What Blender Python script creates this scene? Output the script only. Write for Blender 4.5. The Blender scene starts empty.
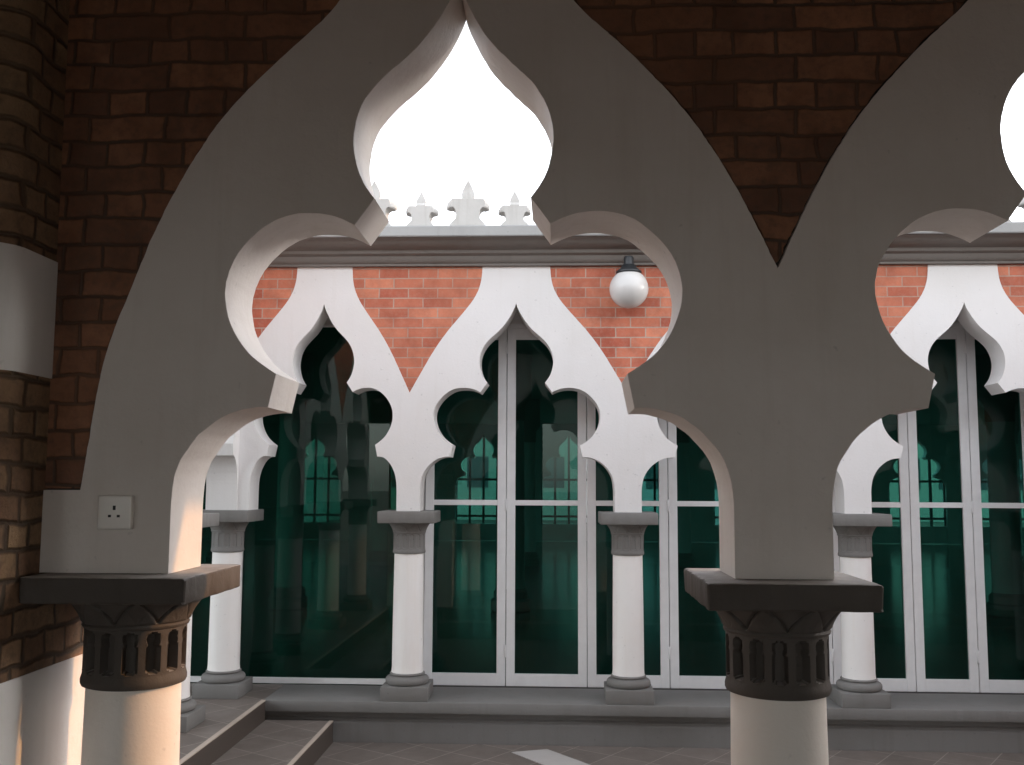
import bpy, bmesh, math, random
from mathutils import Vector, Matrix, noise
from mathutils.geometry import delaunay_2d_cdt
random.seed(7)
D = bpy.data
scn = bpy.context.scene
COL = scn.collection
R = math.radians
EYE = 1.535                      # eye height above the gallery floor (z = 0)

# ------------------------------------------------------------------ materials
def mat(name):
    m = D.materials.new(name); m.use_nodes = True
    nt = m.node_tree; nt.nodes.clear()
    out = nt.nodes.new('ShaderNodeOutputMaterial')
    return m, nt, out

def N(nt, typ, **kw):
    n = nt.nodes.new('ShaderNode' + typ)
    for k, v in kw.items():
        if k in n.inputs: n.inputs[k].default_value = v
        else: setattr(n, k, v)
    return n

def L(nt, a, b): nt.links.new(a, b)

def mixc(nt, fac, a, b, blend='MIX'):
    n = nt.nodes.new('ShaderNodeMix'); n.data_type = 'RGBA'; n.blend_type = blend
    for s, v in ((0, fac), (6, a), (7, b)):
        if hasattr(v, 'is_output'): L(nt, v, n.inputs[s])
        elif s == 0: n.inputs[0].default_value = v
        else: n.inputs[s].default_value = (*v, 1)
    return n.outputs[2]

def ramp(nt, src, stops):
    r = nt.nodes.new('ShaderNodeValToRGB')
    while len(r.color_ramp.elements) < len(stops): r.color_ramp.elements.new(0.5)
    for e, (p, c) in zip(r.color_ramp.elements, stops):
        e.position = p; e.color = (c, c, c, 1) if isinstance(c, (int, float)) else (*c, 1)
    L(nt, src, r.inputs[0]); return r.outputs[0]

def coords(nt, scale=1.0, rand=True):
    tc = N(nt, 'TexCoord'); src = tc.outputs['Object']
    if rand:
        oi = N(nt, 'ObjectInfo')
        a = nt.nodes.new('ShaderNodeVectorMath'); a.operation = 'MULTIPLY_ADD'
        L(nt, oi.outputs['Location'], a.inputs[0]); a.inputs[1].default_value = (3.1, 2.3, 1.7)
        L(nt, src, a.inputs[2]); src = a.outputs[0]
    return src

def noise_tex(nt, vec, scale, detail=4, rough=0.55):
    n = N(nt, 'TexNoise'); n.inputs['Scale'].default_value = scale
    n.inputs['Detail'].default_value = detail; n.inputs['Roughness'].default_value = rough
    L(nt, vec, n.inputs['Vector']); return n.outputs['Fac']

def bump(nt, h, strength, dist):
    b = N(nt, 'Bump'); b.inputs['Strength'].default_value = strength; b.inputs['Distance'].default_value = dist
    L(nt, h, b.inputs['Height']); return b.outputs[0]

def painted(name, col, stain=(0.8, 0.76, 0.7), amt=0.35, rough=0.6, bstr=0.25, bscale=60, streak=0.25, dust=None):
    """masonry paint: broad tone drift, vertical streaks, specks, fine grain"""
    m, nt, out = mat(name)
    v = coords(nt)
    big = noise_tex(nt, v, 1.6, 5, 0.6)
    mp = N(nt, 'Mapping'); mp.inputs['Scale'].default_value = (14, 14, 1.1); L(nt, v, mp.inputs[0])
    st = noise_tex(nt, mp.outputs[0], 1.0, 4, 0.6)
    fine = noise_tex(nt, v, bscale, 5, 0.65)
    mid = noise_tex(nt, v, 9, 4, 0.6)
    scol = tuple(c * s for c, s in zip(col, stain))
    c1 = mixc(nt, ramp(nt, big, [(0.38, 0.0), (0.72, amt)]), col, scol)
    c2 = mixc(nt, ramp(nt, st, [(0.52, 0.0), (0.8, streak)]), c1, scol)
    sp = noise_tex(nt, v, 34, 2, 0.5)
    c3 = mixc(nt, ramp(nt, sp, [(0.70, 0.0), (0.78, 0.35)]), c2, tuple(c * 0.45 for c in col))
    if dust:
        ge = N(nt, 'NewGeometry'); sx = N(nt, 'SeparateXYZ'); L(nt, ge.outputs['Normal'], sx.inputs[0])
        up = ramp(nt, sx.outputs[2], [(0.6, 0.0), (0.95, 0.75)])
        mm = nt.nodes.new('ShaderNodeMath'); mm.operation = 'MULTIPLY'
        L(nt, up, mm.inputs[0]); L(nt, ramp(nt, mid, [(0.25, 0.35), (0.7, 1.0)]), mm.inputs[1])
        c3 = mixc(nt, mm.outputs[0], c3, dust)
    p = N(nt, 'BsdfPrincipled')
    L(nt, c3, p.inputs['Base Color'])
    p.inputs['Roughness'].default_value = rough
    p.inputs['Specular IOR Level'].default_value = 0.25
    add = nt.nodes.new('ShaderNodeMath'); add.operation = 'MULTIPLY_ADD'
    L(nt, mid, add.inputs[0]); add.inputs[1].default_value = 1.5; L(nt, fine, add.inputs[2])
    L(nt, bump(nt, add.outputs[0], bstr, 0.004), p.inputs['Normal'])
    L(nt, p.outputs[0], out.inputs[0])
    return m

def bricks(name, c1, c2, mortar, w, h, msize, squash, rough, distort, bstr, dirt, hue, along='x', smooth=0.1, zoff=0.0, depth=0.006):
    m, nt, out = mat(name)
    tc = N(nt, 'TexCoord'); sep = N(nt, 'SeparateXYZ'); L(nt, tc.outputs['Object'], sep.inputs[0])
    cmb = N(nt, 'CombineXYZ')
    if along == 'x': L(nt, sep.outputs[0], cmb.inputs[0])
    elif along == 'y': L(nt, sep.outputs[1], cmb.inputs[0])
    else:
        s = nt.nodes.new('ShaderNodeMath'); s.operation = 'SUBTRACT'
        L(nt, sep.outputs[1], s.inputs[0]); L(nt, sep.outputs[0], s.inputs[1]); L(nt, s.outputs[0], cmb.inputs[0])
    za = nt.nodes.new('ShaderNodeMath'); za.operation = 'ADD'; za.inputs[1].default_value = zoff + 10 * h
    L(nt, sep.outputs[2], za.inputs[0]); L(nt, za.outputs[0], cmb.inputs[1])
    nz = N(nt, 'TexNoise'); nz.inputs['Scale'].default_value = 9; nz.inputs['Detail'].default_value = 3
    L(nt, tc.outputs['Object'], nz.inputs['Vector'])
    sub = nt.nodes.new('ShaderNodeVectorMath'); sub.operation = 'SUBTRACT'; sub.inputs[1].default_value = (.5, .5, .5)
    L(nt, nz.outputs['Color'], sub.inputs[0])
    mad = nt.nodes.new('ShaderNodeVectorMath'); mad.operation = 'MULTIPLY_ADD'
    L(nt, sub.outputs[0], mad.inputs[0]); mad.inputs[1].default_value = (distort, distort, 0)
    L(nt, cmb.outputs[0], mad.inputs[2])
    def bt(a, b, mo):
        t = N(nt, 'TexBrick'); t.offset = 0.5; t.offset_frequency = 2; t.squash = squash; t.squash_frequency = 2
        for k, val in (('Scale', 1.0), ('Brick Width', w), ('Row Height', h), ('Mortar Size', msize), ('Mortar Smooth', smooth), ('Bias', 0.0)):
            t.inputs[k].default_value = val
        t.inputs['Color1'].default_value = (*a, 1); t.inputs['Color2'].default_value = (*b, 1); t.inputs['Mortar'].default_value = (*mo, 1)
        L(nt, mad.outputs[0], t.inputs['Vector']); return t
    t = bt(c1, c2, mortar)
    v = tc.outputs['Object']
    n1 = noise_tex(nt, v, 7, 4, 0.6)
    col = mixc(nt, ramp(nt, n1, [(0.35, 0.0), (0.75, hue)]), t.outputs['Color'], tuple(0.5 * c for c in c2))
    n2 = noise_tex(nt, v, 45, 4, 0.6)
    col = mixc(nt, ramp(nt, n2, [(0.45, 0.0), (0.8, dirt)]), col, mortar)
    n4 = noise_tex(nt, v, 1.3, 3, 0.5)
    col = mixc(nt, ramp(nt, n4, [(0.4, 0.0), (0.7, hue * 0.8)]), col, tuple(0.6 * c for c in c1))
    p = N(nt, 'BsdfPrincipled'); L(nt, col, p.inputs['Base Color']); p.inputs['Roughness'].default_value = rough
    p.inputs['Specular IOR Level'].default_value = 0.2
    hgt = nt.nodes.new('ShaderNodeMath'); hgt.operation = 'MULTIPLY_ADD'
    L(nt, t.outputs['Fac'], hgt.inputs[0]); hgt.inputs[1].default_value = -1.0
    n3 = noise_tex(nt, v, 70, 5, 0.7)
    sc = nt.nodes.new('ShaderNodeMath'); sc.operation = 'MULTIPLY'; sc.inputs[1].default_value = 0.5
    L(nt, n3, sc.inputs[0]); L(nt, sc.outputs[0], hgt.inputs[2])
    L(nt, bump(nt, hgt.outputs[0], bstr, depth), p.inputs['Normal'])
    L(nt, p.outputs[0], out.inputs[0])
    return m

def tiles(name, col, grout, size, angle, gw=0.0035):
    m, nt, out = mat(name)
    tc = N(nt, 'TexCoord')
    mp = N(nt, 'Mapping'); mp.inputs['Rotation'].default_value = (0, 0, R(angle)); L(nt, tc.outputs['Object'], mp.inputs[0])
    t = N(nt, 'TexBrick'); t.offset = 0.0; t.squash = 1.0
    for k, val in (('Scale', 1.0), ('Brick Width', size), ('Row Height', size), ('Mortar Size', gw), ('Mortar Smooth', 0.1), ('Bias', 0.0)):
        t.inputs[k].default_value = val
    t.inputs['Color1'].default_value = (*col, 1); t.inputs['Color2'].default_value = (*(c * 0.78 for c in col), 1)
    t.inputs['Mortar'].default_value = (*grout, 1)
    L(nt, mp.outputs[0], t.inputs['Vector'])
    v = tc.outputs['Object']
    n1 = noise_tex(nt, v, 3.0, 6, 0.65)
    c = mixc(nt, ramp(nt, n1, [(0.35, 0.0), (0.75, 0.45)]), t.outputs['Color'], tuple(0.55 * x for x in col))
    n2 = noise_tex(nt, v, 60, 3, 0.6)
    c = mixc(nt, ramp(nt, n2, [(0.6, 0.0), (0.75, 0.25)]), c, (0.3, 0.27, 0.24))
    p = N(nt, 'BsdfPrincipled'); L(nt, c, p.inputs['Base Color'])
    L(nt, ramp(nt, n1, [(0.3, 0.38), (0.8, 0.6)]), p.inputs['Roughness'])
    p.inputs['Specular IOR Level'].default_value = 0.35
    h = nt.nodes.new('ShaderNodeMath'); h.operation = 'MULTIPLY_ADD'; L(nt, t.outputs['Fac'], h.inputs[0]); h.inputs[1].default_value = -1.5
    L(nt, n2, h.inputs[2])
    L(nt, bump(nt, h.outputs[0], 0.3, 0.002), p.inputs['Normal'])
    L(nt, p.outputs[0], out.inputs[0]); return m

def glass(name, tint, refl=1.0, dust=0.04):
    m, nt, out = mat(name)
    lw = N(nt, 'LayerWeight'); lw.inputs['Blend'].default_value = 0.5
    pw = nt.nodes.new('ShaderNodeMath'); pw.operation = 'POWER'; pw.inputs[1].default_value = 5
    L(nt, lw.outputs['Facing'], pw.inputs[0])
    f = nt.nodes.new('ShaderNodeMath'); f.operation = 'MULTIPLY_ADD'; L(nt, pw.outputs[0], f.inputs[0])
    f.inputs[1].default_value = 0.9; f.inputs[2].default_value = 0.022 * refl
    tr = N(nt, 'BsdfTransparent'); tr.inputs[0].default_value = (*tint, 1)
    gl = N(nt, 'BsdfGlossy'); gl.inputs['Roughness'].default_value = 0.0; gl.inputs['Color'].default_value = (0.92, 1.0, 0.97, 1)
    tc = N(nt, 'TexCoord'); nz = noise_tex(nt, tc.outputs['Object'], 1.4, 2, 0.5)
    L(nt, bump(nt, nz, 0.02, 0.006), gl.inputs['Normal'])
    mx = N(nt, 'MixShader'); L(nt, f.outputs[0], mx.inputs[0]); L(nt, tr.outputs[0], mx.inputs[1]); L(nt, gl.outputs[0], mx.inputs[2])
    # thin film of dust on the pane
    df = N(nt, 'BsdfDiffuse'); df.inputs['Color'].default_value = (0.04, 0.13, 0.10, 1)
    m2 = N(nt, 'MixShader'); m2.inputs[0].default_value = dust
    L(nt, mx.outputs[0], m2.inputs[1]); L(nt, df.outputs[0], m2.inputs[2])
    L(nt, m2.outputs[0], out.inputs[0]); return m

def plain(name, col, rough=0.5, metal=0.0, spec=0.5):
    m, nt, out = mat(name)
    v = coords(nt)
    n = noise_tex(nt, v, 12, 4, 0.6)
    c = mixc(nt, ramp(nt, n, [(0.35, 0.0), (0.8, 0.3)]), col, tuple(0.75 * x for x in col))
    p = N(nt, 'BsdfPrincipled'); L(nt, c, p.inputs['Base Color']); p.inputs['Roughness'].default_value = rough
    p.inputs['Metallic'].default_value = metal; p.inputs['Specular IOR Level'].default_value = spec
    L(nt, p.outputs[0], out.inputs[0]); return m

M = {}
M['white'] = painted('white masonry paint', (0.77, 0.752, 0.742), amt=0.22, streak=0.18)
M['white_front'] = painted('aged white masonry paint', (0.79, 0.745, 0.712), stain=(0.74, 0.70, 0.65), amt=0.5, bstr=0.45, bscale=40, streak=0.35)
M['shaft'] = painted('white column paint', (0.88, 0.86, 0.84), stain=(0.86, 0.8, 0.72), amt=0.22, bstr=0.25, streak=0.35)
M['shaft_front'] = painted('cream column paint', (0.90, 0.855, 0.80), stain=(0.82, 0.76, 0.68), amt=0.35, bstr=0.3, streak=0.3)
M['dado'] = painted('white dado paint', (0.78, 0.765, 0.75), amt=0.3, bstr=0.3, streak=0.3)
M['grey'] = painted('grey stone paint', (0.205, 0.200, 0.192), stain=(0.72, 0.70, 0.66), amt=0.55, rough=0.7, bstr=0.3, streak=0.4)
M['cornice'] = painted('grey cornice paint', (0.185, 0.168, 0.154), stain=(0.72, 0.70, 0.66), amt=0.45, rough=0.7, bstr=0.2, streak=0.4)
M['lip'] = painted('weathered pale grey coping', (0.30, 0.30, 0.295), stain=(0.7, 0.68, 0.66), amt=0.5, rough=0.7, streak=0.5)
M['finial'] = painted('weathered white cement', (0.46, 0.45, 0.435), stain=(0.62, 0.6, 0.57), amt=0.5, rough=0.8, streak=0.55)
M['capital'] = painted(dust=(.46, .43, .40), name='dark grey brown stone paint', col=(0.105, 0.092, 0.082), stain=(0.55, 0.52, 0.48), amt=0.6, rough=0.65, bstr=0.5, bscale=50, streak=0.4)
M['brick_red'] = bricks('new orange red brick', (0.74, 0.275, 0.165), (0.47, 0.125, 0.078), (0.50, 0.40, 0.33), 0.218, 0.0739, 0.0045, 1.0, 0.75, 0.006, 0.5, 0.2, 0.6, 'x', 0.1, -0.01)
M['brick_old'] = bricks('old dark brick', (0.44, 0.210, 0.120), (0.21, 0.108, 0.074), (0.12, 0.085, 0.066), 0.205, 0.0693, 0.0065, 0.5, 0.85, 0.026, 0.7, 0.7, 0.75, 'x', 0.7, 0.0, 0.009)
M['brick_pier'] = bricks('old tawny brick', (0.42, 0.28, 0.165), (0.26, 0.150, 0.094), (0.10, 0.076, 0.057), 0.205, 0.0693, 0.010, 0.5, 0.85, 0.03, 0.9, 0.7, 0.75, 'yx', 0.8, 0.02, 0.014)
M['tile'] = tiles('brown grey quarry tile', (0.20, 0.170, 0.150), (0.36, 0.32, 0.28), 0.30, 34)
M['tile_hall'] = plain('green polished floor', (0.10, 0.18, 0.15), 0.16, 0, 0.5)
M['gap_core'] = plain('dark gap core', (0.05, 0.042, 0.036), 0.9)  # dark colour standing in for shade inside the plaster joint
M['tile_pale'] = plain('pale grey tile', (0.46, 0.44, 0.42), 0.55)
M['nosing'] = plain('pale tile nosing', (0.50, 0.42, 0.35), 0.5)
M['riser'] = plain('brown riser tile', (0.075, 0.060, 0.050), 0.45)
M['alu'] = plain('white powder coated aluminium', (0.84, 0.835, 0.835), 0.35)
M['track'] = plain('dark door track', (0.04, 0.035, 0.032), 0.5, 0.3)
M['glass'] = glass('green tinted glass', (0.20, 0.46, 0.42))
M['glass_fixed'] = glass('dark green tinted glass', (0.09, 0.28, 0.23), 1.15, 0.09)
M['black'] = plain('black painted iron', (0.018, 0.02, 0.022), 0.4)
M['globe'] = plain('opal globe', (0.60, 0.585, 0.565), 0.25)
M['plate'] = plain('white plastic plate', (0.90, 0.87, 0.82), 0.3)
M['hole'] = plain('dark slot', (0.01, 0.01, 0.01), 0.6)
M['ceil'] = painted('cream ceiling paint', (0.66, 0.58, 0.50), amt=0.3)
M['hall'] = painted('white hall paint', (0.62, 0.63, 0.62), amt=0.3)
M['ground'] = plain('ground', (0.14, 0.13, 0.11), 0.9)
M['leaf'] = plain('foliage', (0.05, 0.085, 0.03), 0.7)
M['city'] = plain('pale far render', (0.45, 0.46, 0.46), 0.8)
M['city2'] = plain('cream far render', (0.55, 0.52, 0.45), 0.8)
M['citywin'] = plain('far window glass', (0.06, 0.08, 0.09), 0.3)

# ------------------------------------------------------------------ helpers
def link_mesh(name, bm, m, parent=None, loc=None, smooth=38, label=None):
    bmesh.ops.recalc_face_normals(bm, faces=bm.faces)
    me = D.meshes.new(name); bm.to_mesh(me); bm.free()
    o = D.objects.new(name, me); COL.objects.link(o)
    me.materials.append(m if not isinstance(m, str) else M[m])
    if smooth:
        for p in me.polygons: p.use_smooth = True
        me.set_sharp_from_angle(angle=R(smooth))
    if parent:
        o.parent = parent
        o.location = loc if loc is not None else -Vector(parent.location) if parent.parent is None and parent.type == 'EMPTY' else (0, 0, 0)
    elif loc is not None: o.location = loc
    if label: o['label'] = label
    return o

def thing(name, label, cat, loc=(0, 0, 0), group=None):
    o = D.objects.new(name, None); COL.objects.link(o); o.location = loc
    o.empty_display_size = 0.1
    o['label'] = label; o['category'] = cat
    if group: o['group'] = group
    return o

def structure(o):
    o['kind'] = 'structure'; return o

def copy_thing(root, loc, label):
    def cp(o, parent):
        c = o.copy(); COL.objects.link(c)
        if parent: c.parent = parent
        for ch in o.children: cp(ch, c)
        return c
    r = cp(root, None); r.location = loc; r['label'] = label
    return r

def add_box(bm, x0, x1, y0, y1, z0, z1, bevel=0.0, seg=2):
    g = bmesh.ops.create_cube(bm, size=1.0)
    vs = g['verts']
    for v in vs:
        v.co = Vector(((x0 + x1) / 2 + v.co.x * (x1 - x0), (y0 + y1) / 2 + v.co.y * (y1 - y0), (z0 + z1) / 2 + v.co.z * (z1 - z0)))
    if bevel:
        es = list({e for v in vs for e in v.link_edges})
        bmesh.ops.bevel(bm, geom=es, offset=bevel, segments=seg, affect='EDGES', profile=0.5)

def box(*a, bevel=0.0, seg=2):
    bm = bmesh.new(); add_box(bm, *a, bevel=bevel, seg=seg); return bm

def prism(bm, pts, d0, d1, to3):
    """extrude the closed 2-D outline pts from depth d0 to d1; to3(a, b, d) gives the 3-D point"""
    pts = [p for i, p in enumerate(pts) if (Vector(p) - Vector(pts[i - 1])).length > 1e-5]
    f = [bm.verts.new(to3(a, b, d0)) for a, b in pts]
    g = [bm.verts.new(to3(a, b, d1)) for a, b in pts]
    n = len(pts)
    for i in range(n):
        bm.faces.new((f[i], g[i], g[(i + 1) % n], f[(i + 1) % n]))
    r = delaunay_2d_cdt([Vector(p) for p in pts], [(i, (i + 1) % n) for i in range(n)], [list(range(n))], 1, 1e-7)
    cap_faces(bm, f, g, r)

def cap_faces(bm, f, g, r):
    src = [o[0] if o else None for o in r[3]]
    for t in r[2]:
        ids = [src[i] for i in t]
        if None in ids or len(set(ids)) < 3: continue
        for ring in (f, g):
            try: bm.faces.new([ring[i] for i in ids])
            except ValueError: pass

XZ = lambda a, b, d: (a, d, b)
YZ = lambda a, b, d: (d, a, b)

def lathe(bm, prof, n=48, cx=0, cy=0, rfun=None):
    """prof: list of (r, z) from bottom to top"""
    rings = []
    for r, z in prof:
        ring = []
        for i in range(n):
            t = 2 * math.pi * i / n
            rr = r if rfun is None else rfun(r, z, t)
            ring.append(bm.verts.new((cx + rr * math.cos(t), cy + rr * math.sin(t), z)))
        rings.append(ring)
    for a, b in zip(rings, rings[1:]):
        for i in range(n):
            j = (i + 1) % n
            bm.faces.new((a[i], a[j], b[j], b[i]))
    bm.faces.new(rings[0][::-1]); bm.faces.new(rings[-1])

def crom(pts, k=4):
    """Catmull-Rom through pts"""
    P = [pts[0]] + list(pts) + [pts[-1]]
    out = []
    for i in range(1, len(P) - 2):
        p0, p1, p2, p3 = (Vector(q) for q in P[i - 1:i + 3])
        for s in range(k):
            t = s / k
            out.append(0.5 * ((2 * p1) + (-p0 + p2) * t + (2 * p0 - 5 * p1 + 4 * p2 - p3) * t * t + (-p0 + 3 * p1 - 3 * p2 + p3) * t ** 3))
    out.append(Vector(pts[-1]))
    return [(v.x, v.y) for v in out]

# ------------------------------------------------------------------ the multifoil arch
TOP = [(0, 1.315), (.012, 1.275), (.047, 1.210), (.085, 1.152), (.125, 1.107), (.184, 1.055), (.224, 1.008), (.249, .955), (.260, .90), (.258, .855), (.248, .81), (.231, .768), (.202, .729)]
MID = [(.252, .659), (.300, .683), (.357, .692), (.42, .689), (.474, .666), (.524, .624), (.559, .578), (.580, .530), (.585, .485), (.578, .431), (.559, .385), (.532, .342), (.498, .308), (.4445, .273)]
LOW = [(.463, .188), (.495, .189), (.53, .183), (.569, .170), (.608, .145), (.639, .119), (.667, .083), (.686, .049), (.697, .010), (.7025, -.03), (.704, -.06), (.704, -.228)]
OUT_FRONT = [(.235, 1.46), (.245, 1.36), (.300, 1.258), (.350, 1.208), (.411, 1.158), (.454, 1.117), (.502, 1.06), (.566, .998), (.620, .923), (.662, .860), (.704, .790), (.745, .710), (.780, .635), (.803, .585), (.8235, .541)]
OUT_LEFT = [(.235, 1.46), (.245, 1.36), (.300, 1.258), (.348, 1.206), (.409, 1.157), (.52, 1.044), (.58, .988), (.63, .915), (.671, .853), (.721, .764), (.762, .676), (.802, .583), (.84, .461), (.872, .391), (.895, .314), (.908, .219), (.921, .125), (.932, .02), (.939, -.023)]
OUT_REAR = [(.250, 1.59), (.252, 1.477), (.278, 1.391), (.345, 1.291), (.442, 1.185), (.539, 1.062), (.612, .945), (.683, .809), (.768, .655)]

def smooth_curve(o, it):
    o = [tuple(p) for p in o]
    for _ in range(it):
        o = [o[0]] + [((o[i - 1][0] + 2 * o[i][0] + o[i + 1][0]) / 4, (o[i - 1][1] + 2 * o[i][1] + o[i + 1][1]) / 4) for i in range(1, len(o) - 1)] + [o[-1]]
    return o
OUT_FRONT, OUT_LEFT, OUT_REAR = (smooth_curve(crom(o, 7), 60) for o in (OUT_FRONT, OUT_LEFT, OUT_REAR))
def ragged(o, a):
    """hand-trowelled edge between plaster and brick"""
    return [o[0]] + [(u + a * (.5 * noise.noise((u * 30, z * 30, 3.3)) + noise.noise((u * 110, z * 110, 9.1))), z) for u, z in o[1:-1]] + [o[-1]]
OUT_FRONT = ragged(OUT_FRONT, .0018); OUT_LEFT = ragged(OUT_LEFT, .0018); OUT_REAR = ragged(OUT_REAR, .0012)

def half_inner(s, leg, zs, rough, side, seed):
    """right half of the opening, apex first; s scales widths, leg = half width between the legs, zs = spring level"""
    def wob(seg):
        o = []
        for i, (u, z) in enumerate(seg):
            k = rough * noise.noise((u * 23 + seed, z * 23, side * 7.7)) + 0.5 * rough * noise.noise((u * 71, z * 71 + seed, side))
            o.append((u + k, z + 0.7 * k))
        return o
    out = []
    t = smooth_curve(crom([(u * s, z) for u, z in TOP], 5), 8); w = wob(t); w[0] = t[0]; out += w
    out += wob(smooth_curve(crom([(u * s, z) for u, z in MID], 5), 10))
    a = .463 * s
    low = [(a + (u - .463) / (.704 - .463) * (leg - a), z if z > -.1 else zs) for u, z in LOW]
    w = wob(smooth_curve(crom(low[:-1], 5), 10)); out += w; out.append((leg, zs))
    return out

def surround(axis, yf, yb, sL, sR, legL, legR, outL, outR, zs, xL, xR, rough, seed, to3=XZ, dz=EYE, ztop=None):
    """white band between the opening and the outer outline; xL, xR = pier centres where it ends"""
    Lh = half_inner(sL, legL, zs, rough, -1, seed); Rh = half_inner(sR, legR, zs, rough, 1, seed)
    oL = [(axis - u, z) for u, z in outL]; oR = [(axis + u, z) for u, z in outR]
    sk = lambda z: .010 * max(0, min(1, (z - 1.0) / .3)) if yf == YF else 0
    pts = []
    pts += oL                                        # top left going down
    if abs(oL[-1][0] - xL) > 0.004 or True: pts.append((xL, oL[-1][1])) if abs(oL[-1][0] - xL) > 0.004 else None
    pts.append((xL, zs))
    pts += [(axis - u + sk(z), z) for u, z in Lh[::-1]]      # up the left leg to the apex
    pts += [(axis + u + sk(z), z) for u, z in Rh[1:]]        # down the right leg
    pts.append((xR, zs))
    if abs(oR[-1][0] - xR) > 0.004: pts.append((xR, oR[-1][1]))
    pts += oR[::-1]
    bm = bmesh.new()
    prism(bm, [(a, b + dz) for a, b in pts], yf, yb, to3)
    return bm

def remap(o, neck, H):
    n0, h0 = o[0][0], o[-1][0]
    out = []
    for u, z in o:
        out.append((neck + (u - n0) / (h0 - n0) * (H - neck), z))
    return out

def spandrel(rightOut, leftOut, axisA, axisB, yf, yb, ztop, to3=XZ, dz=EYE, gap=0.0):
    """brick between the outer outline of bay A (its right side) and of bay B (its left side)"""
    g = lambda z, k: gap * (.9 + 1.2 * noise.noise((z * 26, k, 2.2)) + .8 * noise.noise((z * 90, k, 5.2)))
    A = [(axisA + u + g(z, 1), z + gap * .5) for u, z in rightOut]; B = [(axisB - u - g(z, 4), z + gap * .5) for u, z in leftOut]
    if gap: A, B = [p for p in A if p[0] < (axisA + axisB) / 2 - gap], [p for p in B if p[0] > (axisA + axisB) / 2 + gap]
    pts = [(A[0][0], ztop)] + A
    if abs(B[-1][0] - A[-1][0]) > 0.004: pts += [B[-1]]
    pts += B[-2::-1] + [(B[0][0], ztop)]
    clean = [pts[0]]
    for p in pts[1:]:
        if (Vector(p) - Vector(clean[-1])).length > 1e-4: clean.append(p)
    bm = bmesh.new(); prism(bm, [(a, b + dz) for a, b in clean], yf, yb, to3); return bm

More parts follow.
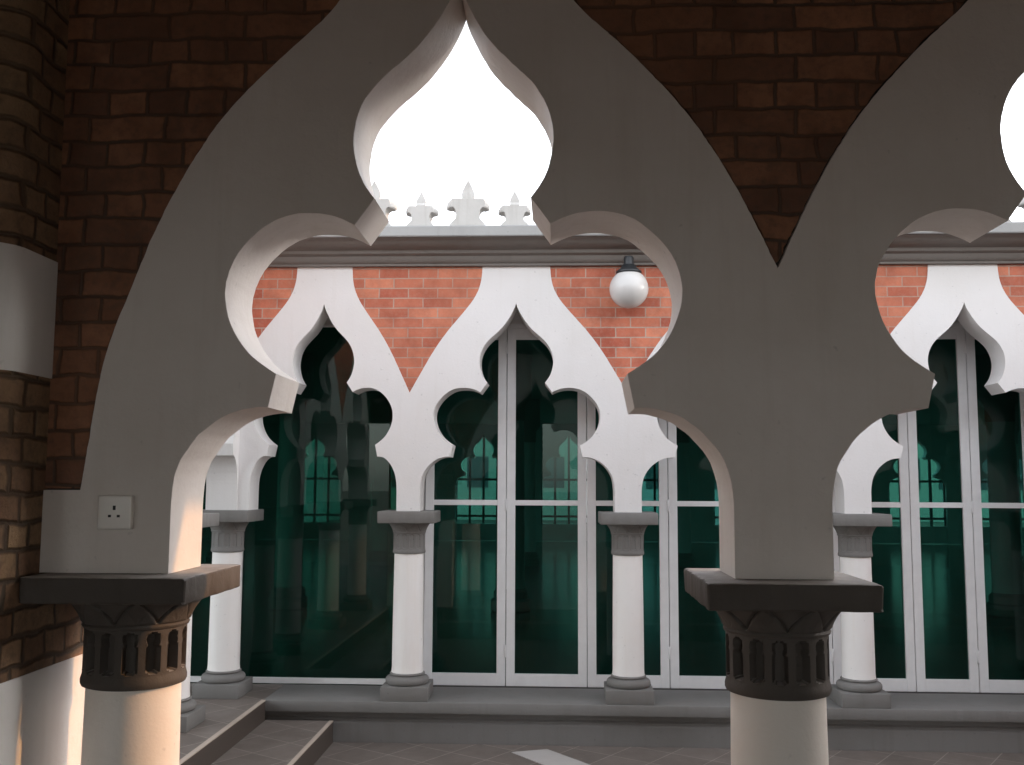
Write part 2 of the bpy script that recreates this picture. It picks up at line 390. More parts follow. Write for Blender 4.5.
# ------------------------------------------------------------------ columns
def make_column(label, group, loc, ztop, ab_h, rs, rough_ab=True):
    t = thing('column', label, 'column', loc, group)
    def P(name, bm, m): return link_mesh(name, bm, m, t, (0, 0, 0))
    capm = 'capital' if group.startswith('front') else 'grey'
    # abacus, edges a little worn
    bm = bmesh.new()
    hw, hd = .205, (.2175 if group.startswith('front') else .205)
    add_box(bm, -hw, hw, -hd, hd, ztop - ab_h, ztop, bevel=0.007, seg=2)
    bmesh.ops.subdivide_edges(bm, edges=[e for e in bm.edges if e.calc_length() > 0.2], cuts=30, use_grid_fill=True)
    for v in bm.verts:
        k = noise.noise((v.co + Vector(loc)) * 21) * 0.0022 + noise.noise((v.co + Vector(loc)) * 60) * 0.0024
        on = sum((abs(abs(v.co.x) - hw) < .009, abs(abs(v.co.y) - hd) < .009, v.co.z > ztop - .009 or v.co.z < ztop - ab_h + .009))
        if on >= 2:
            v.co += Vector((-math.copysign(1, v.co.x) if abs(abs(v.co.x) - hw) < .009 else 0, -math.copysign(1, v.co.y) if abs(abs(v.co.y) - hd) < .009 else 0, 0)) * (abs(k) * (3.2 if group.startswith('front') else 1.2))
    P('abacus', bm, capm)
    # capital: fluted drum with keyhole niches below a leafy echinus
    z1 = ztop - ab_h; z0 = z1 - .222; CH = .222 / .24
    K = rs / .118
    dep, rel = (.024, .8) if group.startswith('front') else (.0055, .35)
    NF, NL = 14, 8
    prof = []
    for r, f in ((.119, 0), (.127, .003), (.130, .010), (.130, .020), (.128, .028), (.1265, .034)): prof.append((r * K, z0 + f))
    for i in range(27): prof.append((.1262 * K, z0 + .036 + i * (.158 - .036) / 26))
    prof += [(.130 * K, z0 + .160), (.1325 * K, z0 + .166), (.130 * K, z0 + .172)]
    for i in range(19):
        q = i / 18
        prof.append(((.132 + .038 * q ** 1.5) * K, z0 + .174 + q * .066))
    def rf(r, z, th):
        h = z - z0
        if .034 < h < .159:
            a = (th * NF / (2 * math.pi) + .35) % 1 - .5
            x = abs(a) * 2 * math.pi * r / NF
            y = (h - .042) / .108                  # 0..1 over the niche
            if 0 <= y <= 1:
                wd = .0185
                if y > .70: wd = .0130 + .0050 * math.sin(min(1, (y - .70) / .30) * math.pi)
                if y > .64 and y <= .70: wd = .0185 - .0055 * (y - .64) / .06
                if y < .04 or y > .97: wd *= .6
                e = (wd - x) / .0035
                k = max(0, min(1, e))
                k = k * k * (3 - 2 * k)
                return r - dep * K * k
        if h > .174:
            q = (h - .174) / .066
            a = abs((th * NL / (2 * math.pi)) % 1 - .5) * 2      # 0 centre of leaf .. 1 between
            edge = 1 - .95 * q ** 1.3
            d = abs(a - edge)
            k = max(0, 1 - d / .16)
            d2 = abs(a - (1 - edge) * .9 - .03)
            k2 = max(0, 1 - d2 / .05) * (1 if q < .8 else 0) * .5
            return r + rel * (-.015 * k * k - .004 * k2 + (.004 if a < edge else 0)) * K
        return r
    bm = bmesh.new(); lathe(bm, prof, NF * 22, rfun=rf)
    for v in bm.verts: v.co.z = z0 + (v.co.z - z0) * CH
    P('capital', bm, capm)
    # shaft with slight entasis
    bm = bmesh.new(); pr = []
    zb = .178
    for i in range(25):
        q = i / 24
        pr.append((rs * (1.04 - .055 * q ** 1.6) + (.003 if i == 0 else 0), zb + (z0 + .003 - zb) * q))
    lathe(bm, pr, 64); P('shaft', bm, 'shaft_front' if group.startswith('front') else 'shaft')
    # attic base
    bm = bmesh.new(); pr = []
    r0 = rs * 1.04
    for i in range(13):
        a = -math.pi / 2 + math.pi * i / 12
        pr.append((r0 + .020 + .024 * math.cos(a), .125 + .028 * math.sin(a)))
    pr.append((r0 + .016, .155)); pr.append((r0 + .008, .160))
    for i in range(9):
        a = -math.pi / 2 + math.pi * i / 8
        pr.append((r0 + .002 + .012 * math.cos(a), .170 + .010 * math.sin(a)))
    lathe(bm, pr, 56); P('base', bm, 'grey')
    P('plinth', box(-.168, .168, -.168, .168, 0, .098, bevel=.005), 'grey')
    return t

# =================================================================== SETTING
structure(link_mesh('ground', box(-300, 300, -200, 600, -.60, -.36), 'ground', smooth=None))
structure(link_mesh('courtyard_floor', box(-1.57, 12, 3.6, 7.22, -.40, -.29), 'tile', smooth=None))
structure(link_mesh('gallery_floor', box(-6, 12, -4, 3.1, -.40, 0), 'tile', smooth=None))
structure(link_mesh('raised_walk', box(-6, -2.075, 3.1, 7.18, -.40, 0), 'tile', smooth=None))
# steps: a tread of tiles, dark riser tiles and a pale nosing strip on each edge
structure(link_mesh('step_tread', box(-2.05, -1.592, 3.36, 7.2, -.40, -.14), 'tile', smooth=None))
structure(link_mesh('step_riser', box(-2.075, -2.05, 3.1, 7.18, -.40, -.006), 'riser', smooth=None))
structure(link_mesh('step_riser', box(-1.592, -1.57, 3.36, 7.2, -.40, -.146), 'riser', smooth=None))
structure(link_mesh('step_nosing', box(-2.079, -2.048, 3.1, 7.18, -.006, .002), 'nosing', smooth=None))
structure(link_mesh('step_nosing', box(-1.596, -1.568, 3.36, 7.2, -.146, -.138), 'nosing', smooth=None))
structure(link_mesh('front_step', box(-2.05, 12, 3.1, 3.36, -.40, -.14), 'tile', smooth=None))
bm = bmesh.new()
prism(bm, [(-.30, 7.015), (-.06, 7.11), (.33, 6.60), (.66, 6.10), (.40, 6.02), (.0, 6.62)], -.30, -.286, lambda a, b, d: (a, b, d))
structure(link_mesh('floor_inlay', bm, 'tile_pale', smooth=None))

# =================================================================== FRONT ARCADE
YF, YB = 2.50, 2.73
AX0, SP = -0.266, 1.647
ZTOP = 1.97
ZS = -.23
wall = thing('arcade_wall', 'nearest brick arcade wall in deep shade with broad white multifoil arches', 'wall', (.5575, 2.615, 1.305))
NBAY = 4
OPW = .66
WZ = 5.22
for k in range(NBAY):
    ax = AX0 + SP * k
    oL = OUT_LEFT if k == 0 else OUT_FRONT
    xL = -1.312 if k == 0 else ax - SP / 2
    xR = ax + SP / 2
    bm = surround(ax, YF, YB, 1, 1, .704, .704, oL, OUT_FRONT, ZS, xL, xR, .0018, k * 3.3)
    # neck up to the top
    link_mesh('arch_surround', bm, 'white_front', wall)
    link_mesh('arch_neck', box(ax - .235, ax + .235, YF, YB, 1.46 + EYE, ZTOP + EYE), 'white_front', wall, smooth=None)
for k in range(NBAY - 1):
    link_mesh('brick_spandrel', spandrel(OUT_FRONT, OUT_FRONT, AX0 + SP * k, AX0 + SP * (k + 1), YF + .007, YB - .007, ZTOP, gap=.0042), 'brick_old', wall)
    link_mesh('gap_light_stop', spandrel(OUT_FRONT, OUT_FRONT, AX0 + SP * k, AX0 + SP * (k + 1), YF + .022, YB - .022, ZTOP), 'gap_core', wall)  # added dark core: stops light leaking through the gap, reads as shade
for nm, g, d, mm in (('brick_spandrel', .0042, .007, 'brick_old'), ('gap_light_stop', 0, .022, 'gap_core')):
    B = [(AX0 - u - g * (.9 + 1.2 * noise.noise((z * 26, 3, 2.2)) + .8 * noise.noise((z * 90, 3, 5.2))), z) for u, z in OUT_LEFT]
    bm = bmesh.new()
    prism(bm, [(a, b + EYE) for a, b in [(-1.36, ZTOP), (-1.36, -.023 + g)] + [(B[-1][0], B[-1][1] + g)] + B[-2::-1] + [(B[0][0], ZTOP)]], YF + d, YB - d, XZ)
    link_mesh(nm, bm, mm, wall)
# right end of the last bay
axl = AX0 + SP * (NBAY - 1)
bm = bmesh.new()
A = [(axl + u, z) for u, z in OUT_FRONT]
prism(bm, [(a, b + EYE) for a, b in [(A[0][0], ZTOP)] + A + [(7.2, A[-1][1]), (7.2, ZTOP)]], YF + .007, YB - .007, XZ)
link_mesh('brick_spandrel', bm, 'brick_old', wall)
link_mesh('end_pier', box(axl + SP / 2, 7.2, YF + .01, YB - .01, 0, .541 + EYE), 'white_front', wall, smooth=None)
# courtyard-side cornice
CF = dict(z0=1.62, z1=1.95, proj=.14)
prof = [(YB - .02, 1.66), (YB + .05, 1.66), (YB + .06, 1.70), (YB + .16, 1.775), (YB + .22, 1.80), (YB + .65, 1.80), (YB + .65, 1.90), (YB - .02, 1.96)]
bm = bmesh.new(); prism(bm, [(a, b + EYE) for a, b in prof], -6, 7.2, YZ)
link_mesh('cornice', bm, 'cornice', wall)

FL = ['front column on the left beside the brick pier, half lit by warm sunlight',
      'front column on the right in shade, holding the pier between the two near arches',
      'shaded front column next to the right past the second near arch',
      'shaded front column farthest to the right in the near arcade']
fcol = make_column(FL[0], 'front arcade columns', (AX0 - SP / 2, 2.606, 0), 1.304, .064, .118)
for k in range(1, NBAY):
    copy_thing(fcol, (AX0 - SP / 2 + SP * k, 2.606, 0), FL[k])

# brick pier at the left: chamfered, white band and white dado
def pier_outline(o):
    return [(-1.30 + o, 2.97 + o), (-1.30 + o, 2.345 - .4 * o), (-1.307 + o, 2.315 - .5 * o), (-1.325 + .9 * o, 2.290 - .6 * o), (-1.355 + o * .7, 2.270 - o), (-1.395 + o * .5, 2.256 - o), (-1.46, 2.248 - o), (-2.1, 2.24 - o), (-2.1, 2.97 + o)]
pier = thing('brick_pier', 'old tawny brick pier at the left edge with a white painted band', 'pier', (-1.7, 2.6, 0))
for (z0, z1, o, m, nm) in ((1.062, EYE + .262, 0, 'brick_pier', 'brickwork'), (EYE + .262, EYE + .566, .004, 'dado', 'white_band'), (EYE + .566, ZTOP + EYE, 0, 'brick_pier', 'brickwork'), (0, 1.062, .004, 'dado', 'dado')):
    bm = bmesh.new(); prism(bm, pier_outline(o), z0, z1, lambda a, b, d: (a, b, d))
    link_mesh(nm, bm, m, pier)

# socket outlet
sk = thing('socket_outlet', 'white three pin socket outlet on the left arch leg', 'socket', (-1.105, YF, EYE - .078))
s = .0425
bm = box(-s, s, -.022, 0, -s, s, bevel=.004, seg=3); link_mesh('face_plate', bm, 'plate', sk, (0, 0, 0))
for x0, x1, z0, z1 in ((-.0035, .0035, .006, .017), (-.0150, -.0075, -.012, -.006), (.0075, .0150, -.012, -.006)):
    link_mesh('pin_slot', box(x0, x1, -.0228, -.0215, z0, z1), 'hole', sk, (0, 0, 0), smooth=None)

# =================================================================== REAR ARCADE
RF, RB = 7.25, 7.48
ZSR = -.205
GY = 7.78
rear = thing('arcade_wall', 'sunless orange brick arcade wall across the courtyard with white multifoil arches', 'wall', (0, 7.365, 0))
#  axis, pier left, pier right, scale left/right, half-widths left/right, neck
bays = [(-1.717, -2.435, -1.070, .86, .90, .517, .563, .206),
        (-.292, -1.070, .519, 1.03, 1.05, .695, .715, .250),
        (1.333, .519, 2.143, 1.03, 1.03, .718, .715, .250),
        (2.940, 2.143, 3.740, 1.05, 1.05, .702, .704, .246),
        (4.560, 3.740, 5.380, 1.03, 1.03, .720, .720, .250),
        (6.200, 5.380, 7.020, 1.03, 1.03, .720, .720, .250)]
TR = 1.590
outs = []
for i, (ax, pl, pr_, sl, sr, ll, lr, nk) in enumerate(bays):
    oL = remap(OUT_REAR, nk, ax - pl); oR = remap(OUT_REAR, nk, pr_ - ax); outs.append((ax, oL, oR))
    bm = surround(ax, RF, RB, sl, sr, ll, lr, oL, oR, ZSR, pl, pr_, .0008, i * 5.1 + 40)
    link_mesh('arch_surround', bm, 'white', rear)
for a, b in zip(outs, outs[1:]):
    link_mesh('brick_panel', spandrel(a[2], b[1], a[0], b[0], RF + .006, RB - .006, TR), 'brick_red', rear)
ax, oL, oR = outs[0]
bm = bmesh.new(); Bp = [(ax - u, z) for u, z in oL]
prism(bm, [(a, b + EYE) for a, b in [(Bp[-1][0], TR)] + Bp[::-1] + []] , RF + .006, RB - .006, XZ); link_mesh('brick_panel', bm, 'brick_red', rear)
ax, oL, oR = outs[-1]
bm = bmesh.new(); Ap = [(ax + u, z) for u, z in oR]
prism(bm, [(a, b + EYE) for a, b in Ap + [(Ap[-1][0], TR)]], RF + .006, RB - .006, XZ); link_mesh('brick_panel', bm, 'brick_red', rear)
link_mesh('end_pier', box(7.02, 7.4, RF - .01, GY + .3, -.3, TR + EYE), 'white', rear, smooth=None)
# cornice of the rear wall
prof = [(RB, 1.590), (RF - .035, 1.590), (RF - .035, 1.606), (RF - .050, 1.612), (RF - .065, 1.630), (RF - .072, 1.655), (RF - .105, 1.668), (RF - .112, 1.690)]
for i in range(7):
    a = i / 6
    prof.append((RF - .125 - .105 * a - .012 * math.sin(a * math.pi), 1.694 + .044 * a ** 1.4))
prof += [(RF - .262, 1.742), (RF - .276, 1.750), (RF - .280, 1.758), (RF - .272, 1.812), (RF - .262, 1.822), (RF - .05, 1.836), (RB + .4, 1.836), (RB + .4, 1.590)]
bm = bmesh.new(); prism(bm, [(a, b + EYE) for a, b in prof], -2.56, 7.4, YZ)
cor = link_mesh('cornice', bm, 'cornice', rear)
# pale weathered coping strip along the cornice edge
bm = bmesh.new()
prism(bm, [(a, b + EYE) for a, b in [(RF - .284, 1.748), (RF - .290, 1.756), (RF - .281, 1.822), (RF - .262, 1.834), (RF - .10, 1.842), (RF - .10, 1.8365), (RF - .262, 1.826), (RF - .276, 1.815), (RF - .2845, 1.757)]], -2.56, 7.4, YZ)
link_mesh('coping', bm, 'lip', rear)
# fleur shaped finials: profile lofted so that the curled ears are chamfered towards the front
def finial_bm(h, k):
    ledge = .205 * k
    def outline(e):
        R_ = [(.128, 0), (.118, .018), (.100, .040), (.090, .066), (.0865, .095), (.089, .118), (.097, .136), (.112, .146), (.126, .147),
              (.143 + e, .143), (.150 + e, .150), (.152 + e, .168), (.147 + e, .186), (.134 + e * .5, .199), (.112, .2045), (.080, .205), (.046, .203)]
        R_ = [(x * k * .92 + (.016 if z < .05 else 0), z * k) for x, z in R_]
        q = (h - ledge)
        R_ += [(.040 * k, ledge + .03 * q), (.045 * k, ledge + .22 * q), (.040 * k, ledge + .42 * q), (.022 * k, ledge + .70 * q), (0.0, h)]
        return R_ + [(-x, z) for x, z in R_[-2::-1]]
    bm = bmesh.new()
    sec = [(-.045, -.024), (-.015, 0.0), (.05, 0.012), (.085, -.02)]
    rings = []
    for y, e in sec:
        rings.append([bm.verts.new((x, y * (0.25 if z > ledge + .06 else (.55 if z > ledge + .004 else 1)), z)) for x, z in outline(e)])
    n = len(rings[0])
    for a, b in zip(rings, rings[1:]):
        for i in range(n):
            j = (i + 1) % n
            bm.faces.new((a[i], b[i], b[j], a[j]))
    o2 = [Vector(p) for p in outline(0)]
    cap_faces(bm, rings[0], rings[-1], delaunay_2d_cdt(o2, [(i, (i + 1) % n) for i in range(n)], [list(range(n))], 1, 1e-7))
    return bm
big = small = None
x = -.640 - .341 * 5; i = 0
while x < 7.2:
    isbig = (i % 2 == 1)
    proto = big if isbig else small
    loc = Vector((x, RF - .16, 1.832 + EYE))
    if proto is None:
        o = link_mesh('finial', finial_bm(.365, 1.06) if isbig else finial_bm(.280, .80), 'finial', cor, loc, smooth=30)
        if isbig: big = o
        else: small = o
        o['label'] = 'large white fleur shaped finial' if isbig else 'small white fleur shaped finial'
    else:
        o = proto.copy(); COL.objects.link(o); o.parent = cor; o.location = loc
    o.rotation_euler = (random.uniform(-.02, .02), random.uniform(-.015, .015), random.uniform(-.06, .06))
    x += .341; i += 1
# sill slab, moulding and plinth wall under it
link_mesh('sill', box(-2.07, 7.4, 7.17, 7.735, -.075, 0.0, bevel=.004), 'grey', rear)
link_mesh('sill', box(-4.2, -2.07, 7.18, 7.735, -.075, 0.0), 'tile', rear, smooth=None)
bm = bmesh.new()
prism(bm, [(7.735, -.075), (7.215, -.075), (7.215, -.092), (7.235, -.098), (7.242, -.120), (7.225, -.132), (7.232, -.148), (7.222, -.158), (7.222, -.40), (7.735, -.40)], -2.07, 7.4, YZ)
link_mesh('plinth_wall', bm, 'grey', rear)
# jamb walls between the arcade piers and the glazing, lintel, roof
for x0, x1 in ((-1.145, -1.018), (-2.50, -2.430)):
    link_mesh('jamb', box(x0, x1, RB, GY + .05, 0, 2.85), 'white', rear, smooth=None)
link_mesh('lintel', box(-4.2, 7.02, GY - .02, GY + .20, EYE + 1.242, EYE + 1.59), 'white', rear, smooth=None)
link_mesh('soffit', box(-4.2, 7.02, RB, GY + .2, EYE + 1.50, EYE + 1.59), 'white', rear, smooth=None)
link_mesh('roof', box(-13, 18, RB + .4, 27.3, EYE + 1.70, EYE + 1.835), 'grey', rear, smooth=None)

RL = ['white column at the inner corner of the courtyard where two arcades meet',
      'white rear column between the dark fixed glass and the folding doors',
      'white rear column in front of the folding doors, under the globe lamp',
      'white rear column partly hidden behind the shaded right front column',
      'white rear column beyond the right edge of the picture',
      'white rear column farther to the right along the far arcade']
rcol = make_column(RL[0], 'rear arcade columns', (-2.415, 7.352, 0), ZSR + EYE, .085, .108)
for k, xx in enumerate((-1.070, .519, 2.143, 3.740, 5.380)):
    copy_thing(rcol, (xx, 7.352, 0), RL[k + 1])

# side arcade running towards the camera on the left
side = thing('arcade_wall', 'white arcade wall on the left running back to the courtyard corner', 'wall', (-2.435, 5.5, 0))
sb = [(6.87, 6.39, 7.248, .52, .38, .366), (5.59, 4.79, 6.39, 1.0, .70, .70), (3.98, 3.18, 4.79, 1.0, .70, .70)]
souts = []
for i, (ax, pl, pr_, s_, ll, lr) in enumerate(sb):
    nk = .25 * s_ if s_ > .9 else .12
    oL = remap(OUT_REAR, nk, ax - pl); oR = remap(OUT_REAR, nk, pr_ - ax); souts.append((ax, oL, oR))
    bm = surround(ax, -2.32, -2.55, s_, s_, ll, lr, oL, oR, ZSR, pl, pr_, .0008, i * 4.4 + 80, to3=YZ)
    link_mesh('arch_surround', bm, 'white', side)
M['brick_red_y'] = bricks('new orange red brick, side', (0.74, 0.275, 0.165), (0.47, 0.125, 0.078), (0.50, 0.40, 0.33), 0.218, 0.0739, 0.0045, 1.0, 0.75, 0.006, 0.5, 0.2, 0.6, 'y', 0.1, -0.01)
order = sorted(souts, key=lambda q: q[0])
for a, b in zip(order, order[1:]):
    link_mesh('brick_panel', spandrel(a[2], b[1], a[0], b[0], -2.326, -2.544, TR, to3=YZ), 'brick_red_y', side)
bm = bmesh.new(); ax, oL, oR = order[-1]; Ap = [(ax + u, z) for u, z in oR]
prism(bm, [(a, b + EYE) for a, b in Ap + [(Ap[-1][0], TR)]], -2.326, -2.544, YZ); link_mesh('brick_panel', bm, 'brick_red_y', side)
bm = bmesh.new(); prism(bm, [(-2.55, 1.59 + EYE), (-2.285, 1.59 + EYE), (-2.24, 1.66 + EYE), (-2.20, 1.74 + EYE), (-2.20, 1.83 + EYE), (-2.55, 1.834 + EYE)], 3.18, 6.955, lambda a, b, d: (a, d, b))
link_mesh('cornice', bm, 'cornice', side)
link_mesh('roof', box(-6, -2.55, 3.18, 7.48, EYE + 1.70, EYE + 1.832), 'grey', side, smooth=None)
SL = ['white side column with the sun touching its grey abacus, behind the left front column',
      'second white column of the left side arcade, hidden behind the front pier',
      'third white column of the left side arcade, nearest the front pier']
for k, yy in enumerate((6.39, 4.79, 3.25)):
    c = copy_thing(rcol, (-2.430, yy, 0), SL[k]); c['group'] = 'side arcade columns'

# =================================================================== GLAZING
def leaf(x0, x1, y, label, hinge, group='folding glass doors', rail=True, m='glass'):
    t = thing('glass_door', label, 'door', ((x0 + x1) / 2, y, .004), group)
    w = (x1 - x0) / 2 - .003; zb, zt = .0, EYE + 1.20; sw, br, tr = .066, .092, .085
    bm = bmesh.new()
    add_box(bm, -w, -w + sw, -.022, .022, zb, zt, .002, 1); add_box(bm, w - sw, w, -.022, .022, zb, zt, .002, 1)
    add_box(bm, -w + sw, w - sw, -.021, .021, zb, zb + br, .002, 1); add_box(bm, -w + sw, w - sw, -.021, .021, zt - tr, zt, .002, 1)
    zr = EYE - .175
    add_box(bm, -w + sw, w - sw, -.019, .019, zr, zr + .040, .002, 1)
    link_mesh('frame', bm, 'alu', t, (0, 0, 0), smooth=None)
    for a, b in ((zb + br, zr), (zr + .04, zt - tr)):
        link_mesh('glass_pane', box(-w + sw, w - sw, -.004, .004, a, b), m, t, (0, 0, 0), smooth=None)
    if hinge:
        for zh in (.26, EYE - .17, EYE + 1.05):
            bm = bmesh.new(); lathe(bm, [(.008, zh - .045), (.009, zh - .043), (.009, zh + .043), (.008, zh + .045)], 12, cx=w, cy=-.024)
            link_mesh('hinge', bm, 'alu', t, (0, 0, 0))
    return t
edges = [-1.012, -.381, .238, .860, 1.468, 2.075, 2.683, 3.145, 3.61, 4.07, 4.68, 5.3, 5.9, 6.5, 7.02]
DL = ['folding glass door leaf next to the left rear column, first of the row',
      'folding glass door leaf under the point of the middle rear arch',
      'folding glass door leaf behind the rear column under the globe lamp',
      'folding glass door leaf seen just left of the shaded right front column',
      'folding glass door leaf hidden behind the shaded right front column',
      'folding glass door leaf just right of the shaded right front column',
      'narrow folding glass door leaf under the right rear arch, left of its point',
      'narrow folding glass door leaf under the right rear arch, right of its point',
      'narrow folding glass door leaf at the right edge of the picture']
for i in range(len(edges) - 1):
    lab = DL[i] if i < len(DL) else 'folding glass door leaf %s past the right edge of the picture' % ('just', 'second', 'third', 'fourth', 'fifth')[i - len(DL)]
    leaf(edges[i], edges[i + 1], GY, lab, i % 2 == 0 or i > 5)
df = thing('door_frame', 'white aluminium head and floor track framing the folding doors', 'door frame', (3, GY, 0))
link_mesh('head_beam', box(-1.018, 7.02, GY - .035, GY + .035, EYE + 1.206, EYE + 1.242), 'alu', df, smooth=None)
link_mesh('floor_track', box(-1.018, 7.02, GY - .045, GY + .05, -.03, .003), 'track', df, smooth=None)

def fixed(x0, x1, label):
    t = thing('glass_panel', label, 'window', ((x0 + x1) / 2, GY, 0), 'fixed glass panels')
    w = (x1 - x0) / 2; zt = EYE + 1.222
    link_mesh('frame_sill', box(-w, w, -.03, .03, .004, .045, bevel=.002, seg=1), 'alu', t, (0, 0, 0), smooth=None)
    link_mesh('frame_head', box(-w, w, -.03, .03, zt, EYE + 1.242, bevel=.002, seg=1), 'alu', t, (0, 0, 0), smooth=None)
    link_mesh('glass_pane', box(-w, w, -.005, .005, .045, zt), 'glass_fixed', t, (0, 0, 0), smooth=None)
    return t
fixed(-2.430, -1.145, 'large dark green fixed glass pane under the narrow left rear arch')
fixed(-4.0, -2.50, 'dark green fixed glass pane in the corner behind the left columns')

# =================================================================== GLOBE LAMP
lamp = thing('globe_lamp', 'white opal globe lamp hanging on a black fitting below the grey cornice', 'lamp', (.522, 7.085, EYE + 1.386))
bm = bmesh.new(); bmesh.ops.create_uvsphere(bm, u_segments=64, v_segments=40, radius=.1390); link_mesh('globe', bm, 'globe', lamp, (0, 0, 0), smooth=60)
bm = bmesh.new(); lathe(bm, [(.088, .112), (.092, .118), (.090, .128), (.062, .150), (.052, .168), (.040, .176), (.036, .190), (.036, .226), (.030, .236)], 40)
link_mesh('fitting', bm, 'black', lamp, (0, 0, 0))
link_mesh('arm', box(-.024, .024, .0, .135, .196, .226, bevel=.006), 'black', lamp, (0, 0, 0))

# =================================================================== INSIDE THE HALL
structure(link_mesh('hall_floor', box(-13, 18, 7.735, 27.3, -.40, -.012), 'tile_hall', smooth=None))
structure(link_mesh('hall_ceiling', box(-13, 18, GY + .2, 27.3, EYE + 1.595, EYE + 1.695), 'hall', smooth=None))
FY = 27.0
fw = thing('arcade_wall', 'far wall of the hall seen through the green glass, open to daylight', 'wall', (0, FY + .12, 0))
for k in range(-5, 8):
    ax = .35 + 2.3 * k
    o = remap(OUT_REAR, .25, 1.15)
    bm = surround(ax, FY, FY + .25, 1.05, 1.05, .74, .74, o, o, -.228, ax - 1.15, ax + 1.15, 0, k, ); link_mesh('arch_surround', bm, 'hall', fw)
    link_mesh('brick_panel', spandrel(o, o, ax, ax + 2.3, FY + .006, FY + .244, 1.6), 'hall', fw)
    link_mesh('wall_pier', box(ax - 1.15 - .41, ax - 1.15 + .41, FY, FY + .25, 0, EYE - .228), 'hall', fw, smooth=None)
    bm = bmesh.new()
    for q in (-.74, -.37, 0, .37, .74): add_box(bm, ax + q - .03, ax + q + .03, FY + .10, FY + .16, 0, 2.9)
    add_box(bm, ax - .71, ax + .71, FY + .11, FY + .15, .62, .68); add_box(bm, ax - .71, ax + .71, FY + .11, FY + .15, 1.60, 1.66)
    link_mesh('window_bars', bm, 'black', fw, smooth=None)
    link_mesh('parapet', box(ax - .74, ax + .74, FY + .06, FY + .20, 0, .45), 'hall', fw, smooth=None)
hw = thing('hall_wall', 'end wall of the dim hall behind the fixed glass', 'wall', (-12.9, 17, 0))
link_mesh('wall_panel', box(-13, -12.8, GY, FY, 0, 3.1), 'hall', hw, smooth=None)
hw2 = thing('hall_wall', 'end wall of the dim hall at its far right end', 'wall', (18, 17, 0))
link_mesh('wall_panel', box(17.9, 18.1, GY + .3, FY, 0, 3.1), 'hall', hw2, smooth=None)
hc = None
for j, yy in enumerate((12.4, 19.0)):
    for k, xx in enumerate((-6.4, -3.3, -.55, 2.35, 5.4, 8.4)):
        lab = 'pale hall column inside the glass, %s of the %s row' % (('first', 'second', 'third', 'fourth', 'fifth', 'sixth')[k], ('near', 'far')[j])
        if hc is None:
            hc = thing('hall_column', lab, 'column', (xx, yy, 0), 'columns inside the hall')
            bm = bmesh.new(); lathe(bm, [(.24, 0), (.24, .12), (.21, .14), (.21, .22), (.17, .26)], 40); link_mesh('base', bm, 'grey', hc, (0, 0, 0))
            bm = bmesh.new(); lathe(bm, [(.17, .26), (.165, 1.5), (.155, 2.3)], 40); link_mesh('shaft', bm, 'hall', hc, (0, 0, 0))
            bm = bmesh.new(); lathe(bm, [(.16, 2.3), (.17, 2.32), (.17, 2.5), (.25, 2.62), (.25, 3.12)], 40); link_mesh('capital', bm, 'grey', hc, (0, 0, 0))
        else: copy_thing(hc, (xx, yy, 0), lab)

# =================================================================== NEAR GALLERY ROUND THE CAMERA
structure(link_mesh('gallery_ceiling', box(-6, 7.4, -4.2, YB - .02, ZTOP + EYE, ZTOP + EYE + .09), 'ceil', smooth=None))
M['brick_back'] = M['brick_old']
for nm, bx, mm, lab in (('back', None, 'dado', 'pale back wall of the shaded gallery behind the camera, with tall openings'),
                        ('left', (-6, -5.8, -4, 2.5), 'brick_pier', 'brick wall closing the left end of the shaded gallery'),
                        ('right', (7.2, 7.4, -4, YB), 'brick_pier', 'brick wall closing the right end of the shaded gallery')):
    if bx is None:
        gw = thing('gallery_wall', lab, 'wall', (.6, -4.1, 0))
        ops = [(-3.6 - OPW, -3.6 + OPW), (.4 - OPW, .4 + OPW), (4.4 - OPW, 4.4 + OPW)]
        xs = [-6] + [v for o in ops for v in o] + [7.4]
        for a, b in zip(xs[::2], xs[1::2]):
            link_mesh('wall_panel', box(a, b, -4.2, -4, 0, ZTOP + EYE), 'ceil', gw, smooth=None)
        for a, b in ops:
            link_mesh('wall_panel', box(a, b, -4.2, -4, 2.7, ZTOP + EYE), 'ceil', gw, smooth=None)
    else:
        gw = thing('gallery_wall', lab, 'wall', ((bx[0] + bx[1]) / 2, (bx[2] + bx[3]) / 2, 0))
        link_mesh('brickwork', box(*bx, 0, ZTOP + EYE), mm, gw, smooth=None)

# added unseen sun blockers right of the far arcade, cutting sun and sky glow
tw = thing('sun_blocker', 'added out-of-view brick blocks past the right end of the far arcade that shape the sunlight', 'building', (10, 11, 0))
link_mesh('wall', box(7.55, 8.2, 7.10, 13, -.36, 6.6), 'brick_red_y', tw, smooth=None)
link_mesh('sun_block_cap', box(7.3, 8.45, 2.6, 13.25, 6.6, 6.85), 'cornice', tw, smooth=None)
link_mesh('sun_block_upper', box(7.55, 7.95, 2.80, 7.098, WZ, 6.6), 'brick_red_y', tw, smooth=None)
link_mesh('sun_block_beam', box(7.55, 7.95, 2.80, 3.99, 3.5, WZ), 'brick_red_y', tw, smooth=None)
link_mesh('sun_block_low', box(7.56, 7.94, 2.80, 7.098, -.36, 2.98), 'brick_red_y', tw, smooth=None)
for k in range(2):
    link_mesh('window', box(7.53, 7.58, 8.4 + 2.6 * k, 9.4 + 2.6 * k, 3.9, 5.9), 'citywin', tw, smooth=None)

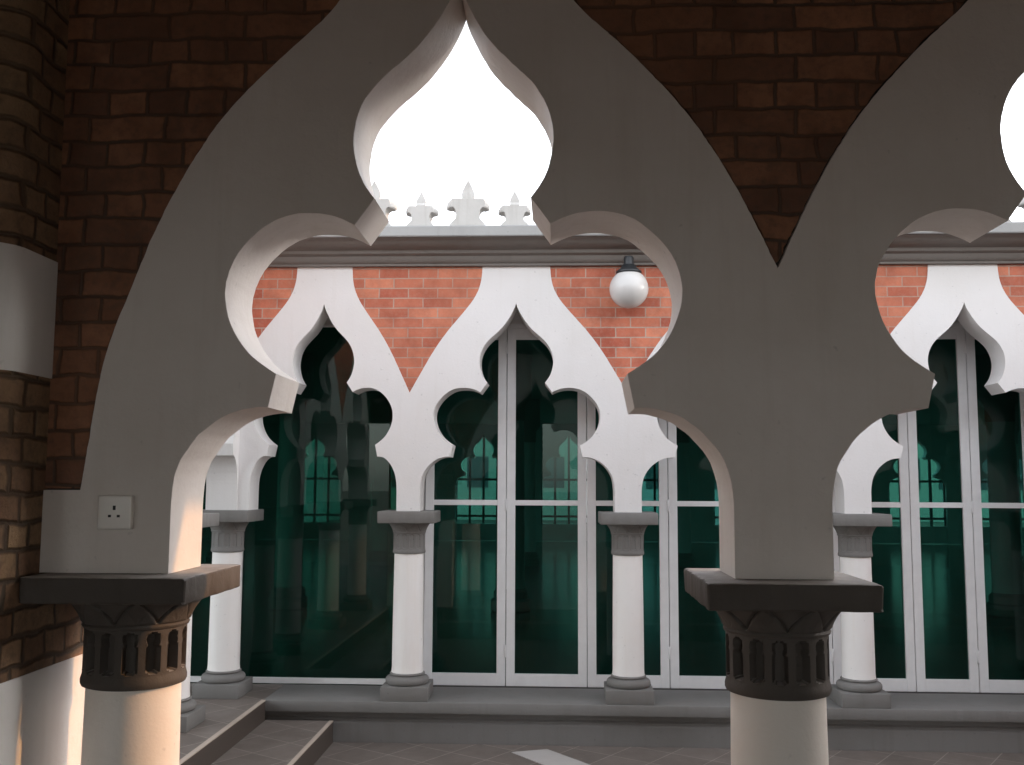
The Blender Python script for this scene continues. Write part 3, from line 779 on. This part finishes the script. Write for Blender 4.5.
# pale shophouse blocks of the town behind the hall, seen through two thicknesses of green glass
for i, (x0, x1, y, h, lab) in enumerate(((-24, -11.2, 48, 9, 'pale town block beyond the hall, on the left'), (-11, 1.3, 52, 11.5, 'tall pale town block beyond the hall, in the middle'), (1.5, 13, 47, 8, 'pale town block beyond the hall, right of the middle'), (13.2, 28, 53, 11, 'tall pale town block beyond the hall, on the right'))):
    b = thing('town_block', lab, 'building', ((x0 + x1) / 2, y, -.36), 'town blocks beyond the hall')
    link_mesh('wall', box(x0, x1, y, y + 10, -.36, h), ('city', 'city2')[i % 2], b, smooth=None)
    n = int((x1 - x0) / 2.0)
    for zf in range(1, int(h) - 2, 3):
        for q in range(n):
            xa = x0 + .5 + q * (x1 - x0 - .5) / n
            link_mesh('window', box(xa, xa + 1.1, y - .03, y + .05, zf + .3, zf + 1.9), 'citywin', b, smooth=None)

# =================================================================== LIGHT
EL, AZ = 22.5, 10.0           # sun: elevation, and angle from +X towards +Y
S = Vector((math.cos(R(EL)) * math.cos(R(AZ)), math.cos(R(EL)) * math.sin(R(AZ)), math.sin(R(EL))))
sun = D.lights.new('sun', 'SUN'); sun.energy = 2.0; sun.angle = R(0.35); sun.color = (0.22, 0.105, 0.034)   # low sun dimmed and reddened by haze
so = D.objects.new('sun', sun); COL.objects.link(so); so.rotation_euler = (-S).to_track_quat('-Z', 'Y').to_euler(); so.location = (20, 5, 15)
w = D.worlds.new('World'); scn.world = w; w.use_nodes = True
nt = w.node_tree; bg = nt.nodes['Background']
sky = nt.nodes.new('ShaderNodeTexSky'); sky.sky_type = 'NISHITA'; sky.sun_disc = False
sky.sun_elevation = R(EL); sky.sun_rotation = R(90 - AZ); sky.air_density = 1.0; sky.dust_density = 1.2; sky.ozone_density = 0.8
hs = nt.nodes.new('ShaderNodeHueSaturation'); hs.inputs['Saturation'].default_value = 0.22
nt.links.new(sky.outputs[0], hs.inputs['Color']); nt.links.new(hs.outputs[0], bg.inputs['Color'])
bg.inputs['Strength'].default_value = 0.15

# =================================================================== CAMERA
cam = D.cameras.new('camera'); co = D.objects.new('camera', cam); COL.objects.link(co)
Rm = [[0.9990383, 0.0435819, 0.0048022], [0.0004124, 0.1001793, -0.9949693], [-0.0438438, 0.9940145, 0.1000650]]
mw = Matrix(((Rm[0][0], -Rm[1][0], -Rm[2][0], 0), (Rm[0][1], -Rm[1][1], -Rm[2][1], 0), (Rm[0][2], -Rm[1][2], -Rm[2][2], EYE), (0, 0, 0, 1)))
co.matrix_world = mw
cam.sensor_fit = 'HORIZONTAL'; cam.sensor_width = 36; cam.lens = 36 * 1000 / 1024
cam.clip_start = .05; cam.clip_end = 2000
scn.camera = co
scn.render.engine = 'CYCLES'
scn.cycles.max_bounces = 14; scn.cycles.diffuse_bounces = 8; scn.cycles.transparent_max_bounces = 24
scn.view_settings.view_transform = 'Standard'; scn.view_settings.look = 'None'; scn.view_settings.gamma = 1
scn.view_settings.exposure = 2.42
